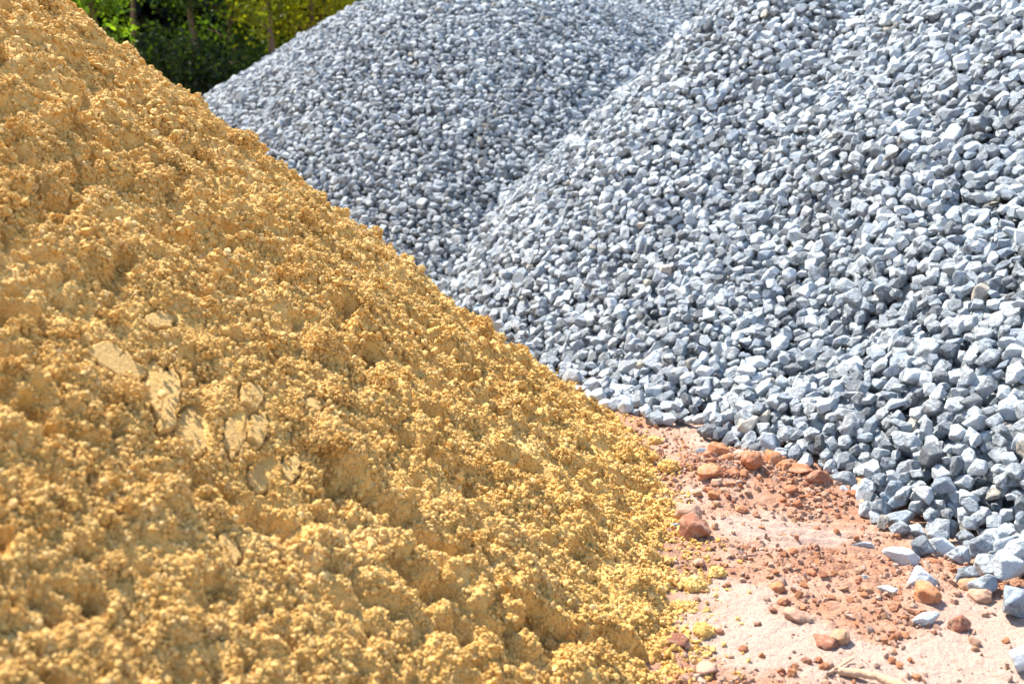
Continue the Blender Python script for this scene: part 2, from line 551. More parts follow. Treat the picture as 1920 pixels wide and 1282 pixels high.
def build_sand():
    ph = np.concatenate([np.radians(np.arange(-124, -68, 1.2)), np.radians(np.arange(-68, -36, .14)), np.radians(np.arange(-36, 15.6, .085))])
    r = [.34]
    while r[-1] < 7.8:
        q = r[-1]
        r.append(q * (1.0025 if q < 4.7 else 1.03) if q > .5 else q * 1.006)
    r = np.array(r)
    PH, RR = np.meshgrid(ph, r)
    x = RR * np.sin(PH); y = RR * np.cos(PH)
    h = sand_h(x, y)
    live = h > -.035
    use = np.zeros_like(live); use[:-1, :-1] = live[:-1, :-1] | live[1:, :-1] | live[:-1, 1:] | live[1:, 1:]
    need = np.zeros_like(live); need[:-1, :-1] |= use[:-1, :-1]; need[1:, :-1] |= use[:-1, :-1]
    need[:-1, 1:] |= use[:-1, :-1]; need[1:, 1:] |= use[:-1, :-1]
    idx = np.full(x.shape, -1, np.int64); idx[need] = np.arange(need.sum())
    V, n, _ = sand_all(x[need], y[need])
    I = np.argwhere(use[:-1, :-1])
    i, j = I[:, 0], I[:, 1]
    F = np.stack([idx[i, j], idx[i, j + 1], idx[i + 1, j + 1], idx[i + 1, j]], 1)[:, ::-1]
    F = np.concatenate([F[:, [0, 1, 2]], F[:, [0, 2, 3]]]); nbase = len(F)
    # the crumbs the face is made of, part of the same heap
    r_ = np.random.default_rng(21)
    oc = bmesh.new(); bmesh.ops.create_icosphere(oc, subdivisions=1, radius=1)
    V0 = np.array([v.co[:] for v in oc.verts]); F0 = np.array([[v.index for v in f.verts] for f in oc.faces]); oc.free()
    V1, F1 = ICO[1]
    if len(V1) < 40: V1, F1 = ICO[2]
    small = []
    for k in range(16):
        q = 1 + .30 * n3(V0 * 1.6 + k * 7, 300 + k) + r_.uniform(-.30, .30, len(V0))
        small.append((V0 * q[:, None] * np.array([1, r_.uniform(.7, 1), r_.uniform(.6, .9)]), F0))
    Vs, Fs, Sh = [V], [F], [.5 + .25 * fbm(V[:, 0] * 40, V[:, 1] * 40, 5, 2)]; off = len(V)

    def put(P, s, tone):
        nonlocal off
        Vb, Fb, Lb, Ib = scatter(small, r_.integers(0, len(small), len(P)), P, rand_rots(r_, len(P)), s)
        Vs.append(Vb); Fs.append(Fb + off); Sh.append(tone[Ib]); off += len(Vb)

    for n_, rad in ((NCRUMB, .00155), (NCRUMB // 7, .0026)):
        a = np.radians(np.where(r_.random(n_) < .74, r_.uniform(-35, 15, n_), r_.uniform(-66, -35, n_))); q = .50 * np.exp(r_.uniform(0, 2.2, n_))
        bx, by = q * np.sin(a), q * np.cos(a)
        clus = vnoise(bx * 42, by * 42, 71) * .55 + vnoise(bx * 10, by * 10, 72) * .45
        ok = (sand_h(bx, by) > -.02) & (clus > r_.uniform(.0, .50, n_))
        bx, by, q, clus = bx[ok], by[ok], q[ok], clus[ok]
        P, nn, sd = sand_all(bx, by)
        m = len(bx)
        s = rad * q ** .75 * np.clip(r_.lognormal(0, .38, m), .4, 2.3)
        ok = (sd > s * .7 + .0005) | ((sd > -.006) & (r_.random(m) < .16)) | ((sd < 0) & (r_.random(m) < .003))
        P = P + nn * np.where(sd < .001, .0215, 0)[:, None]
        # crumbs ride up on one another where they gather
        P = P + nn * (s * (.10 + 2.0 * r_.random(m) * np.clip(clus * 1.7 - .40, 0, 1)))[:, None]
        put(P[ok], s[ok], np.clip(r_.normal(.5, .22, m), 0, 1)[ok])
    # clods: knots of crumbs stuck together
    n_ = 3500
    a = np.radians(np.where(r_.random(n_) < .74, r_.uniform(-35, 15, n_), r_.uniform(-66, -35, n_))); q = .55 * np.exp(r_.uniform(0, 2.1, n_))
    bx, by = q * np.sin(a), q * np.cos(a)
    clus = vnoise(bx * 7, by * 7, 73)
    ok = (sand_h(bx, by) > .01) & (clus > r_.uniform(.2, .75, n_))
    P, nn, sd = sand_all(bx[ok], by[ok]); q = q[ok]; m = len(P)
    cs = q ** .6 * (.0055 + .014 * r_.random(m) ** 3)
    ok = sd > cs * .8 + .002
    P, nn, q, cs, m = P[ok], nn[ok], q[ok], cs[ok], int(ok.sum())
    P = P + nn * (cs * .25)[:, None]
    tone = np.clip(r_.normal(.56, .16, m), 0, 1)
    put(P, cs * .62, tone)
    cr = .0018 * q ** .75
    cnt = np.clip((14 * (cs / cr) ** 1.8 * .42), 18, 260).astype(int)
    own = np.repeat(np.arange(m), cnt); d = r_.normal(size=(len(own), 3)); d /= np.linalg.norm(d, axis=1, keepdims=True)
    sq = r_.uniform(.65, 1.15, (m, 3))
    rr_ = (cs[own] * r_.uniform(.55, 1.02, len(own)))[:, None]
    put(P[own] + d * rr_ * sq[own], cr[own] * np.clip(r_.lognormal(0, .35, len(own)), .5, 2.2), np.clip(tone[own] + r_.normal(0, .12, len(own)), 0, 1))
    V = np.concatenate(Vs); F = np.concatenate(Fs)
    me = make_mesh('sand_pile', V, F, M_SAND, {'slab': ('FLOAT', np.zeros(len(V))), 'shade': ('FLOAT', np.concatenate(Sh))}, np.arange(len(F)) >= nbase)
    tag(link('sand_pile', me), 'tall heap of damp golden yellow sand with crumbly lumpy face', 'sand pile')
    # the slabs themselves
    for ks, (lab, P, c, up) in enumerate(SLABS):
        n, s, t = slope_frame(c)
        q = np.stack([(P - c) @ s, (P - c) @ t], 1)
        up = slab_level(ks)
        ring = []                                    # ragged outline
        for i in range(len(q)):
            a, b = q[i], q[(i + 1) % len(q)]
            m = max(2, int(np.linalg.norm(b - a) / .003))
            for k in range(m):
                p = a + (b - a) * k / m
                ring.append(p + r_.normal(0, .0007, 2) + .004 * np.array([fbm(np.array([p[0] * 90]), np.array([p[1] * 90]), 3, 2)[0], fbm(np.array([p[0] * 90]), np.array([p[1] * 90]), 4, 2)[0]]))
        ring = np.array(ring); ctr = ring.mean(0)
        levels = [(1.0, up - .030), (1.0, up - .005), (.985, up - .0015), (.95, up)] + [(f, up) for f in (.86, .74, .6, .45, .3, .15)]
        Vs = []; m = len(ring); tilt = r_.normal(0, .05, 2)
        for f, z in levels:
            pr = ctr + (ring - ctr) * f
            zz = z + (pr - ctr) @ tilt + .0007 * fbm(pr[:, 0] * 24 + c[0] * 9, pr[:, 1] * 24, 15, 2)
            Vs.append(np.column_stack([pr, zz * np.ones(m)]))
        Vs = np.concatenate(Vs + [np.array([[ctr[0], ctr[1], up]])])
        Fs = []
        for a in range(len(levels) - 1):
            for i in range(m):
                j = (i + 1) % m
                Fs.append((a * m + i, a * m + j, (a + 1) * m + j)); Fs.append((a * m + i, (a + 1) * m + j, (a + 1) * m + i))
        last = (len(levels) - 1) * m
        for i in range(m): Fs.append((last + i, last + (i + 1) % m, len(Vs) - 1))
        Vw = Vs[:, :1] * s + Vs[:, 1:2] * t + Vs[:, 2:] * n
        ob = link('sand_slab', make_mesh('sand_slab', Vw, np.array(Fs), M_SAND, {'slab': ('FLOAT', np.full(len(Vw), .75)), 'shade': ('FLOAT', np.full(len(Vw), .5))}), loc=c)
        tag(ob, lab, 'sand slab', 'pressed slabs of damp sand on the face of the sand heap')


NCRUMB = 820000
build_sand()

# ------------------------------------------------------------------ red dirt ground
def pan_at(x, y):
    """pale, dried-out smooth pans in the dirt"""
    P = lambda u, v, s: (on_ground(u, v)[0], on_ground(u, v)[1], s)
    t = np.zeros(x.shape)
    for (cx, cy, s) in PANS:
        t = np.maximum(t, 1 - smoothstep(.25, 1.0, np.hypot(x - cx, (y - cy)) / s + .35 * fbm(x * 6, y * 6, 211, 3)))
    return t


PANS = [(*on_ground(u, v)[:2], s) for u, v, s in ((1450, 985, .20), (1400, 975, .13), (1190, 755, .16), (1300, 790, .10), (1350, 818, .14), (1880, 1180, .20),
                                                   (1560, 1230, .22), (1420, 1200, .24), (1345, 1130, .18), (1300, 930, .12), (1760, 1010, .12), (1800, 1250, .25), (1530, 990, .14))]


def ground_parts(x, y):
    pan = pan_at(x, y)
    rough = (1 - .85 * pan) * smoothstep(-.6, .3, fbm(x * 4, y * 4, 221, 3))
    z = ground_h0(x, y)
    x2 = x + .006 * fbm(x * 50, y * 50, 236, 2)
    cr = splat(x2, y, .030, 231, .2, .62, .55) * .42 * rough + splat(x2, y, .013, 241, .25, .8, .75) * .50 * (rough * .8 + .22) + .003 * fbm(x * 30, y * 30, 237, 3)
    cr = cr + splat(x, y, .006, 251, .3, .85, .8) * .35 * (rough * .7 + .25)
    # churned ridge of clods below the gravel and a scraped rut beside it
    for u, v, s, a in ((1420, 890, .20, .040), (1310, 885, .16, .026), (1560, 920, .14, .026), (1520, 1010, .16, -.010), (1650, 1040, .15, -.008)):
        c = on_ground(u, v)
        z = z + a * np.exp(-((x - c[0]) ** 2 + (y - c[1]) ** 2) / (s * s * .6))
    c = on_ground(1540, 1010)
    w = np.exp(-((x - c[0]) ** 2 / .03 + (y - c[1]) ** 2 / .035))
    z = z + .0055 * w * np.sin((y - c[1]) * 150 + 2.5 * fbm(x * 7, y * 7, 261, 3) + x * 20)
    return z + cr - .006, pan, np.clip(cr * 70, 0, 1) * rough


def build_ground():
    ph = np.unique(np.concatenate([np.radians(np.arange(-180, 180.1, 4)), np.radians(np.arange(1.0, 30.01, .062))]))
    r = np.concatenate([[0.02, .2, .5, .8, 1.0], 1.15 * np.exp(np.arange(0, 1.42, .0021)), np.geomspace(4.9, 420, 70)])
    PH, RR = np.meshgrid(ph, r)
    x = (RR * np.sin(PH)); y = RR * np.cos(PH)
    z, pan, crumb = ground_parts(x.ravel(), y.ravel())
    k = (1 - smoothstep(5, 9, RR.ravel()))
    xf, yf = x.ravel(), y.ravel()
    damp_shade = 1 - smoothstep(-.04, .07, np.hypot(xf + 3.1, yf - 2.42) - 3.50 + .09 * fbm(xf * 9, yf * 9, 281, 3))
    z = z * k
    V = np.stack([x.ravel(), y.ravel(), z], 1)
    nr, npn = x.shape
    I, J = np.meshgrid(np.arange(nr - 1), np.arange(npn - 1), indexing='ij')
    a = (I * npn + J).ravel()
    F = np.stack([a, a + 1, a + npn + 1, a + npn], 1)[:, ::-1]
    me = make_mesh('ground', V, F, M_DIRT, {'pan': ('FLOAT', pan), 'crumb': ('FLOAT', crumb), 'damp_shade': ('FLOAT', damp_shade)})
    tag(link('ground', me), 'bare reddish dirt ground between the heaps', 'ground', kind='structure')


build_ground()


def ground_z(x, y):
    return float(ground_parts(np.array([x]), np.array([y]))[0][0])


# ------------------------------------------------------------------ gravel
TONES = {'white': (.605, .66, .705), 'pale': (.495, .555, .605), 'blue': (.28, .34, .41), 'grey': (.35, .40, .45), 'dark': (.15, .17, .19), 'warm': (.52, .475, .40)}


def tone_pick(r):
    q = r.random()
    for nm, p in (('white', .30), ('pale', .64), ('grey', .82), ('blue', .925), ('dark', .992), ('warm', 1.01)):
        if q < p: break
    c = np.array(TONES[nm]) * r.uniform(.88, 1.10)
    return nm, (*np.clip(c, 0, .8), np.clip(r.normal(.52, .30), 0, 1))


def stone_mesh(seed, pos_rel, R, size, tint, sub=3, aspect=None, mat=None, sharp=40, rough=.05, npl=9):
    P, F = rock(seed, sub, sharp, rough, npl, aspect)
    r = np.random.default_rng(seed + 5)
    loc = P * 1.6 + r.uniform(-50, 50, 3)
    V = (P * size) @ R.T + pos_rel
    return V, F, loc, np.tile(np.array(tint), (len(V), 1))


def lay_on_ground(name, x, y, size, seed, tint, r, aspect=None, mat=None, sink=.12, sharp=22, rough=.03, npl=11, tilt=.25, sub=4, rz=None):
    R = rand_rot(r, (0, 0, 1), tilt)
    if rz is not None: R = rot_about((0, 0, 1), rz) @ rot_about((1, 0, 0), r.normal(0, tilt))
    V, F, loc, T = stone_mesh(seed, np.zeros(3), R, size, tint, sub, aspect, None, sharp, rough, npl)
    hgt = V[:, 2].max() - V[:, 2].min()
    base = ground_z(x, y)
    V[:, 2] -= V[:, 2].min()
    me = make_mesh(name, V, F, mat or M_STONE, {'loc': ('FLOAT_VECTOR', loc), 'tint': ('FLOAT_COLOR', T)})
    o = link(name, me, loc=(x, y, base - hgt * sink))
    return o, hgt


GROUP_STONE = 'grey crushed stones at the foot of the front gravel heap'
LOOSE = [  # u, v of the middle of the stone, width px, tone, mottling, (aspect), label
    (1131, 754, 46, 'white', .1, (1, .6, .42), 'white wedge-shaped stone lying alone on dirt close to the sand heap'),
    (1229, 782, 38, 'grey', .7, (1, .9, .75), 'dark grey stone, left one of a touching pair out on the dirt'),
    (1251, 784, 40, 'pale', .25, (1, .7, .6), 'pale stone, right one of a touching pair out on the dirt'),
    (1274, 772, 26, 'pale', .8, (1, .8, .6), 'small two-tone stone just behind the touching pair on the dirt'),
    (1322, 842, 40, 'blue', .2, (1, .7, .45), 'smooth slate grey stone lying flat behind the big orange clod'),
    (1386, 860, 26, 'white', .2, (1, .6, .45), 'small white stone just right of the big orange clod'),
    (1320, 802, 30, 'dark', .6, (1, .8, .6), 'small charcoal stone at the edge of a pale dirt pan'),
    (1581, 910, 50, 'pale', .95, (1, .6, .55), 'mottled white and charcoal stone wedged among red clods'),
    (1652, 956, 42, 'pale', .95, (.95, .8, 1), 'upright egg-shaped stone, pale on one side and dark speckled on the other'),
    (1690, 968, 56, 'grey', .3, (1, .5, .5), 'grey slab-like stone beside the upright egg-shaped stone'),
    (1718, 984, 42, 'pale', .3, (1, .85, .7), 'smooth pale round stone at the front of the spill'),
    (1692, 1032, 62, 'white', .25, (1, .55, .45), 'white pointed flat stone at the tip of the spill on orange dirt'),
    (1730, 1024, 48, 'grey', .95, (1, .75, .7), 'dark streaked stone second from the tip of the spill'),
    (1768, 1020, 48, 'white', .3, (1, .85, .75), 'chunky white stone behind the dark streaked stone'),
    (1797, 1036, 40, 'pale', .45, (1, .85, .7), 'pale angular stone leaning over a small red clod'),
    (1728, 1084, 54, 'white', .35, (1, .8, .75), 'white stone with a grey face touching a round orange clod'),
    (1668, 1094, 42, 'white', .15, (1, .6, .4), 'small white chip lying flat left of the round orange clod'),
    (1738, 1152, 60, 'white', .15, (1, .5, .38), 'long white flat stone alone on dirt in front of the orange clod'),
    (1620, 1002, 40, 'pale', .15, (1, .45, .4), 'pale half-buried stone in the scraped orange dirt'),
    (1815, 1074, 46, 'grey', .9, (1, .8, .7), 'mottled grey stone at the left end of the near cluster'),
    (1855, 1060, 60, 'white', .55, (1, .7, .6), 'large white slanted stone at the back of the near cluster'),
    (1850, 1098, 58, 'grey', .5, (1, .7, .65), 'grey wedge stone in the middle of the near cluster'),
    (1890, 1090, 54, 'pale', .2, (1, .9, .8), 'pale rounded stone heaped on the near cluster'),
    (1908, 1064, 50, 'pale', .7, (1, .8, .7), 'pale stone with dark flank at the back right of the near cluster'),
    (1903, 1136, 84, 'blue', .65, (1, .7, .65), 'large blue-grey speckled stone, nearest of the near cluster'),
    (1919, 1238, 56, 'white', .2, (1, .8, .8), 'white stone cut by the right edge in the bottom corner'),
    (1266, 974, 22, 'blue', .1, (1, .8, .6), 'small blue-grey stone against the sand by the dark red clod'),
    (1622, 1072, 14, 'white', .1, (1, .8, .7), 'tiny white pebble on the orange dirt'),
    (1580, 1040, 9, 'white', .1, (1, .8, .7), 'tiniest white chip on the scraped dirt'),
    (1106, 718, 38, 'white', .2, (1, .7, .6), 'white stone at the left foot of the heap near the sand'),
    (1090, 726, 34, 'pale', .3, (1, .8, .5), 'pale flat stone half under the sand edge at the left foot of the heap'),
    (1165, 712, 34, 'grey', .4, (1, .7, .6), 'grey stone set slightly apart at the left foot of the heap'),
    (1203, 726, 48, 'blue', .35, (1, .7, .65), 'blue-grey leaning stone on the dirt edge at the left foot'),
    (1180, 718, 36, 'pale', .6, (1, .7, .5), 'two-tone flat stone in front of the left foot of the heap'),
    (1245, 752, 36, 'grey', .5, (.8, .7, 1), 'squarish grey stone at the dirt edge behind the touching pair'),
    (1284, 748, 44, 'white', .15, (1, .7, .6), 'clean white blocky stone at the dirt edge behind the touching pair'),
    (1335, 785, 44, 'white', .2, (.7, .7, 1), 'tall white stone standing at the edge of the heap'),
    (1362, 800, 38, 'grey', .85, (1, .7, .6), 'dark mottled stone lying in front of the heap edge'),
    (1398, 808, 42, 'white', .25, (1, .8, .8), 'white triangular stone at the heap edge above the clods'),
    (1443, 840, 38, 'pale', .5, (.85, .8, 1), 'pale stone with a dark foot standing at the heap edge'),
    (1455, 865, 44, 'white', .25, (1, .6, .45), 'thin white slab-like stone tipped over the red clods'),
]
loose_pts = []
for k, (u, v, w, tone, mot, asp, lab) in enumerate(LOOSE):
    r = np.random.default_rng(900 + k)
    p = on_ground(u, v, .012)
    d = math.hypot(p[1], p[0], CAM_H)
    size = w / FPX * d * (1.0 if asp[2] < 1 else 1.15)
    tint = (*(np.array(TONES[tone]) * r.uniform(.95, 1.05)), mot)
    tall = asp[2] >= .99
    sink = .34 if 'buried' in lab else .18
    o, hgt = lay_on_ground('gravel_stone', p[0], p[1], size, 5000 + k * 3, tint, r, asp, None, sink, 34, .06, 9, .12 if not tall else .08, 4, r.normal(0, .5))
    if 'heaped on' in lab: o.location.z += .03
    tag(o, lab, 'stone', GROUP_STONE)
    loose_pts.append((p[0], p[1], o.location.z + hgt / 2, size))


def visible_mask(hf, xs, ys):
    """which plan points of a heap can be seen from the camera or a step beside it"""
    vis = np.zeros(xs.shape, bool)
    zs = hf(xs, ys) + .08
    for ex, ey, ez in ((0, 0, CAM_H), (-.9, 0, CAM_H + .3), (.9, 0, CAM_H + .3)):
        ok = np.ones(xs.shape, bool)
        for t in np.linspace(.04, .985, 70):
            px = ex + (xs - ex) * t; py = ey + (ys - ey) * t; pz = ez + (zs - ez) * t
            for f in (sand_h, front_h, back_h):
                ok &= pz > f(px, py) - .03
        vis |= ok
    return vis


def shell_points(hf, x0, x1, y0, y1, r_e, thick, seed, fixed=(), others=()):
    r = np.random.default_rng(seed)
    cell = .10
    gx, gy = np.meshgrid(np.arange(x0, x1, cell), np.arange(y0, y1, cell))
    h = hf(gx, gy)
    ok = (h > -.05) & visible_mask(hf, gx, gy) & (np.abs(np.arctan2(gx, gy)) < math.radians(60))
    for f in others: ok &= f(gx, gy) < h + .04
    # grow by one cell
    g = ok.copy()
    g[1:] |= ok[:-1]; g[:-1] |= ok[1:]; g[:, 1:] |= ok[:, :-1]; g[:, :-1] |= ok[:, 1:]
    cells = np.argwhere(g)
    n = int(len(cells) * cell * cell * 1.3 * thick / (r_e ** 3 * .5236) * .38 * 9)
    pick = cells[r.integers(0, len(cells), n)]
    x = x0 + (pick[:, 1] + r.uniform(-.5, .5, n)) * cell; y = y0 + (pick[:, 0] + r.uniform(-.5, .5, n)) * cell
    h = hf(x, y)
    keep = h > -.004 + .055 * fbm(x * 6, y * 6, seed, 3)
    x, y, h = x[keep], y[keep], h[keep]
    e = .03
    gxx = (hf(x + e, y) - hf(x - e, y)) / (2 * e); gyy = (hf(x, y + e) - hf(x, y - e)) / (2 * e)
    N = np.stack([-gxx, -gyy, np.ones_like(x)], 1); N /= np.linalg.norm(N, axis=1, keepdims=True)
    dep = r.uniform(0, 1, len(x)) * thick
    lim = np.minimum(thick, np.maximum(h * .8 + .005, .01))
    dep = dep * lim / thick
    P = np.stack([x, y, h], 1) - N * dep[:, None]
    order = np.argsort(dep + r.uniform(0, thick * .75, len(dep)))
    P = P[order]; N = N[order]; dep = dep[order]
    m = len(P); kd = KDTree(m + len(fixed))
    for i in range(m): kd.insert(P[i], i)
    for i, q in enumerate(fixed): kd.insert(q[:3], m + i)
    kd.balance()
    acc = np.zeros(m + len(fixed), bool); acc[m:] = True
    dead = np.zeros(m + len(fixed), bool)
    for i, q in enumerate(fixed):
        for (_c, j, _d) in kd.find_range(q[:3], max(r_e, q[3] * .62)):
            dead[j] = True
    for i in range(m):
        if dead[i]: continue
        acc[i] = True
        for (_c, j, _d) in kd.find_range(P[i], r_e): dead[j] = True
    a = acc[:m]
    return P[a], N[a], dep[a]


D0 = .0445
PF, NF, DF = shell_points(front_h, -.8, 5.9, .2, 7.6, 0.0317, .085, 11, loose_pts, (back_h, sand_h))
PB, NB, DB = shell_points(back_h, -4.4, 3.6, 4.3, 11.6, .032, .07, 12, (), (front_h, sand_h))
print('stones', len(PF), len(PB))

NPROTO = 64
PROTO = [hull_rock(2000 + k, 8 + k % 4, None, .05 + .035 * (k % 3)) for k in range(NPROTO)]


def stone_params(P, N, D, seed, grey=1.0):
    out = []
    r = np.random.default_rng(seed)
    for i in range(len(P)):
        s = D0 * float(np.clip(r.lognormal(.0, .25), .50, 1.75))
        R = rand_rot(r, N[i], .55)
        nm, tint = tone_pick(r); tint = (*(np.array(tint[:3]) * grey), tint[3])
        out.append((P[i].copy(), R, s, nm, tint, int(r.integers(0, NPROTO)), r.uniform(-50, 50, 3)))
    return out


SF = stone_params(PF, NF, DF, 31); SB = stone_params(PB, NB, DB, 32, .78)  # rear heap tinted darker, its shade put into the stone colour
# nothing sinks under the dirt
for L in (SF, SB):
    for i, (p, R, s, nm, tint, k, off) in enumerate(L):
        if p[2] < .06:
            zmin = (PROTO[k][0] * s @ R.T)[:, 2].min()
            g = ground_h0(np.array([p[0]]), np.array([p[1]]))[0]
            if p[2] + zmin < g - .006: p[2] = g - .006 - zmin

# the 300 stones that show largest become things of their own
W2, H2 = 640, 427
buf = np.full((H2, W2), -1, np.int64)
allP = np.array([s[0] for s in SF]); u, v, dep = project(allP)
sc = W2 / 1920
order = np.argsort(-dep)
for i in order:
    if dep[i] < .3: continue
    rad = SF[i][2] * .40 * FPX / dep[i] * sc
    cx, cy = u[i] * sc, v[i] * sc
    if cx < -rad or cx > W2 + rad or cy < -rad or cy > H2 + rad: continue
    x0, x1 = max(0, int(cx - rad)), min(W2, int(cx + rad) + 1); y0, y1 = max(0, int(cy - rad)), min(H2, int(cy + rad) + 1)
    if x0 >= x1 or y0 >= y1: continue
    yy, xx = np.mgrid[y0:y1, x0:x1]
    m = (xx + .5 - cx) ** 2 + (yy + .5 - cy) ** 2 < rad * rad
    buf[y0:y1, x0:x1][m] = i
# mask what the sand hides: pixels left of its outline
SIL = [(130, 0), (260, 95), (340, 165), (470, 235), (560, 325), (640, 370), (800, 490), (860, 545), (960, 630), (1050, 690), (1190, 830), (1290, 1000), (1290, 1282)]
yy = np.arange(H2) / sc
lim = np.interp(yy, [q[1] for q in SIL], [q[0] for q in SIL])
buf[(np.arange(W2)[None] / sc) < lim[:, None]] = -1
cnt = np.bincount(buf[buf >= 0], minlength=len(SF))
N_IND = 300 - len(LOOSE)
ind = set(np.argsort(-cnt)[:N_IND].tolist())

TONE_WORD = {'white': 'chalk white', 'pale': 'pale grey', 'blue': 'blue-grey', 'grey': 'mid grey', 'dark': 'charcoal', 'warm': 'buff tinted'}


def zone_word(uu, vv):
    a = 'far left foot' if uu < 1330 else ('middle of the foot' if uu < 1600 else 'near right end')
    return a


def stuff_mesh(name, L, skip, hf, x0, x1, y0, y1):
    sel = [i for i in range(len(L)) if i not in skip]
    V, F, Lc, I = scatter(PROTO, np.array([L[i][5] for i in sel]), np.stack([L[i][0] for i in sel]), np.stack([L[i][1] for i in sel]), np.array([L[i][2] for i in sel]))
    offs = np.stack([L[i][6] for i in sel]); tn = np.array([L[i][4] for i in sel])
    Vs = [V]; Fs = [F]; Ls = [Lc * 1.6 + offs[I]]; Ts = [tn[I]]; off = len(V)
    # body of the heap under the visible stones, colour darkened for shade in gaps
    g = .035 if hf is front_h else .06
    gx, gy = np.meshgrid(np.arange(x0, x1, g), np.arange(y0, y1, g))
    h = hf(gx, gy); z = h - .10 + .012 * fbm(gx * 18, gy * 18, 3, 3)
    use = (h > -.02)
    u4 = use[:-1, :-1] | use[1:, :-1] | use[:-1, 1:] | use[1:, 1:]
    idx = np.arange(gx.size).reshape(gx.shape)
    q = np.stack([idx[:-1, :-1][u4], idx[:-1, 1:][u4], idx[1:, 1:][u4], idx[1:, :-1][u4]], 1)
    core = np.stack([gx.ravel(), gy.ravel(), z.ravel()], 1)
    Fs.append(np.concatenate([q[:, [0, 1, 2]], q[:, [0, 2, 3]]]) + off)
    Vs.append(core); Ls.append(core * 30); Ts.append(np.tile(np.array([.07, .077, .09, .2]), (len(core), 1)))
    V = np.concatenate(Vs)
    return make_mesh(name, V, np.concatenate(Fs), M_STONE, {'loc': ('FLOAT_VECTOR', np.concatenate(Ls)), 'tint': ('FLOAT_COLOR', np.concatenate(Ts))}, True)


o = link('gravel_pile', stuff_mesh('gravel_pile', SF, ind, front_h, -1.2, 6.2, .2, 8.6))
tag(o, 'nearer and larger heap of pale grey crushed stone, beside the red dirt', 'gravel pile', kind='stuff')
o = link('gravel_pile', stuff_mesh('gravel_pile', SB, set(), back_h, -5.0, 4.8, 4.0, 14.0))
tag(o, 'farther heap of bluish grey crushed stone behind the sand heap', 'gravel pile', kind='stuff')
for i in sorted(ind):
    p, R, s, nm, tint, k, off = SF[i]
    P, F = rock(40000 + i, 4, 38, .055, 8 + k % 3)
    V = (P * s) @ R.T
    me = make_mesh('gravel_stone', V, F, M_STONE, {'loc': ('FLOAT_VECTOR', P * 1.6 + off), 'tint': ('FLOAT_COLOR', np.tile(np.array(tint), (len(V), 1)))})
    ob = link('gravel_stone', me, loc=p)
    dims = np.sort(P.max(0) - P.min(0))
    shape = 'flattish' if dims[0] < .55 else ('chunky' if dims[0] > .68 else 'angular')
    sz = 'large' if s > .049 else ('small' if s < .036 else 'middling')
    mot = 'dark-veined' if tint[3] > .62 else ('plain' if tint[3] < .25 else 'cloudy')
    tag(ob, f'{sz} {shape} {mot} {TONE_WORD[nm]} stone in {zone_word(u[i], v[i])} of front heap', 'stone', GROUP_STONE)

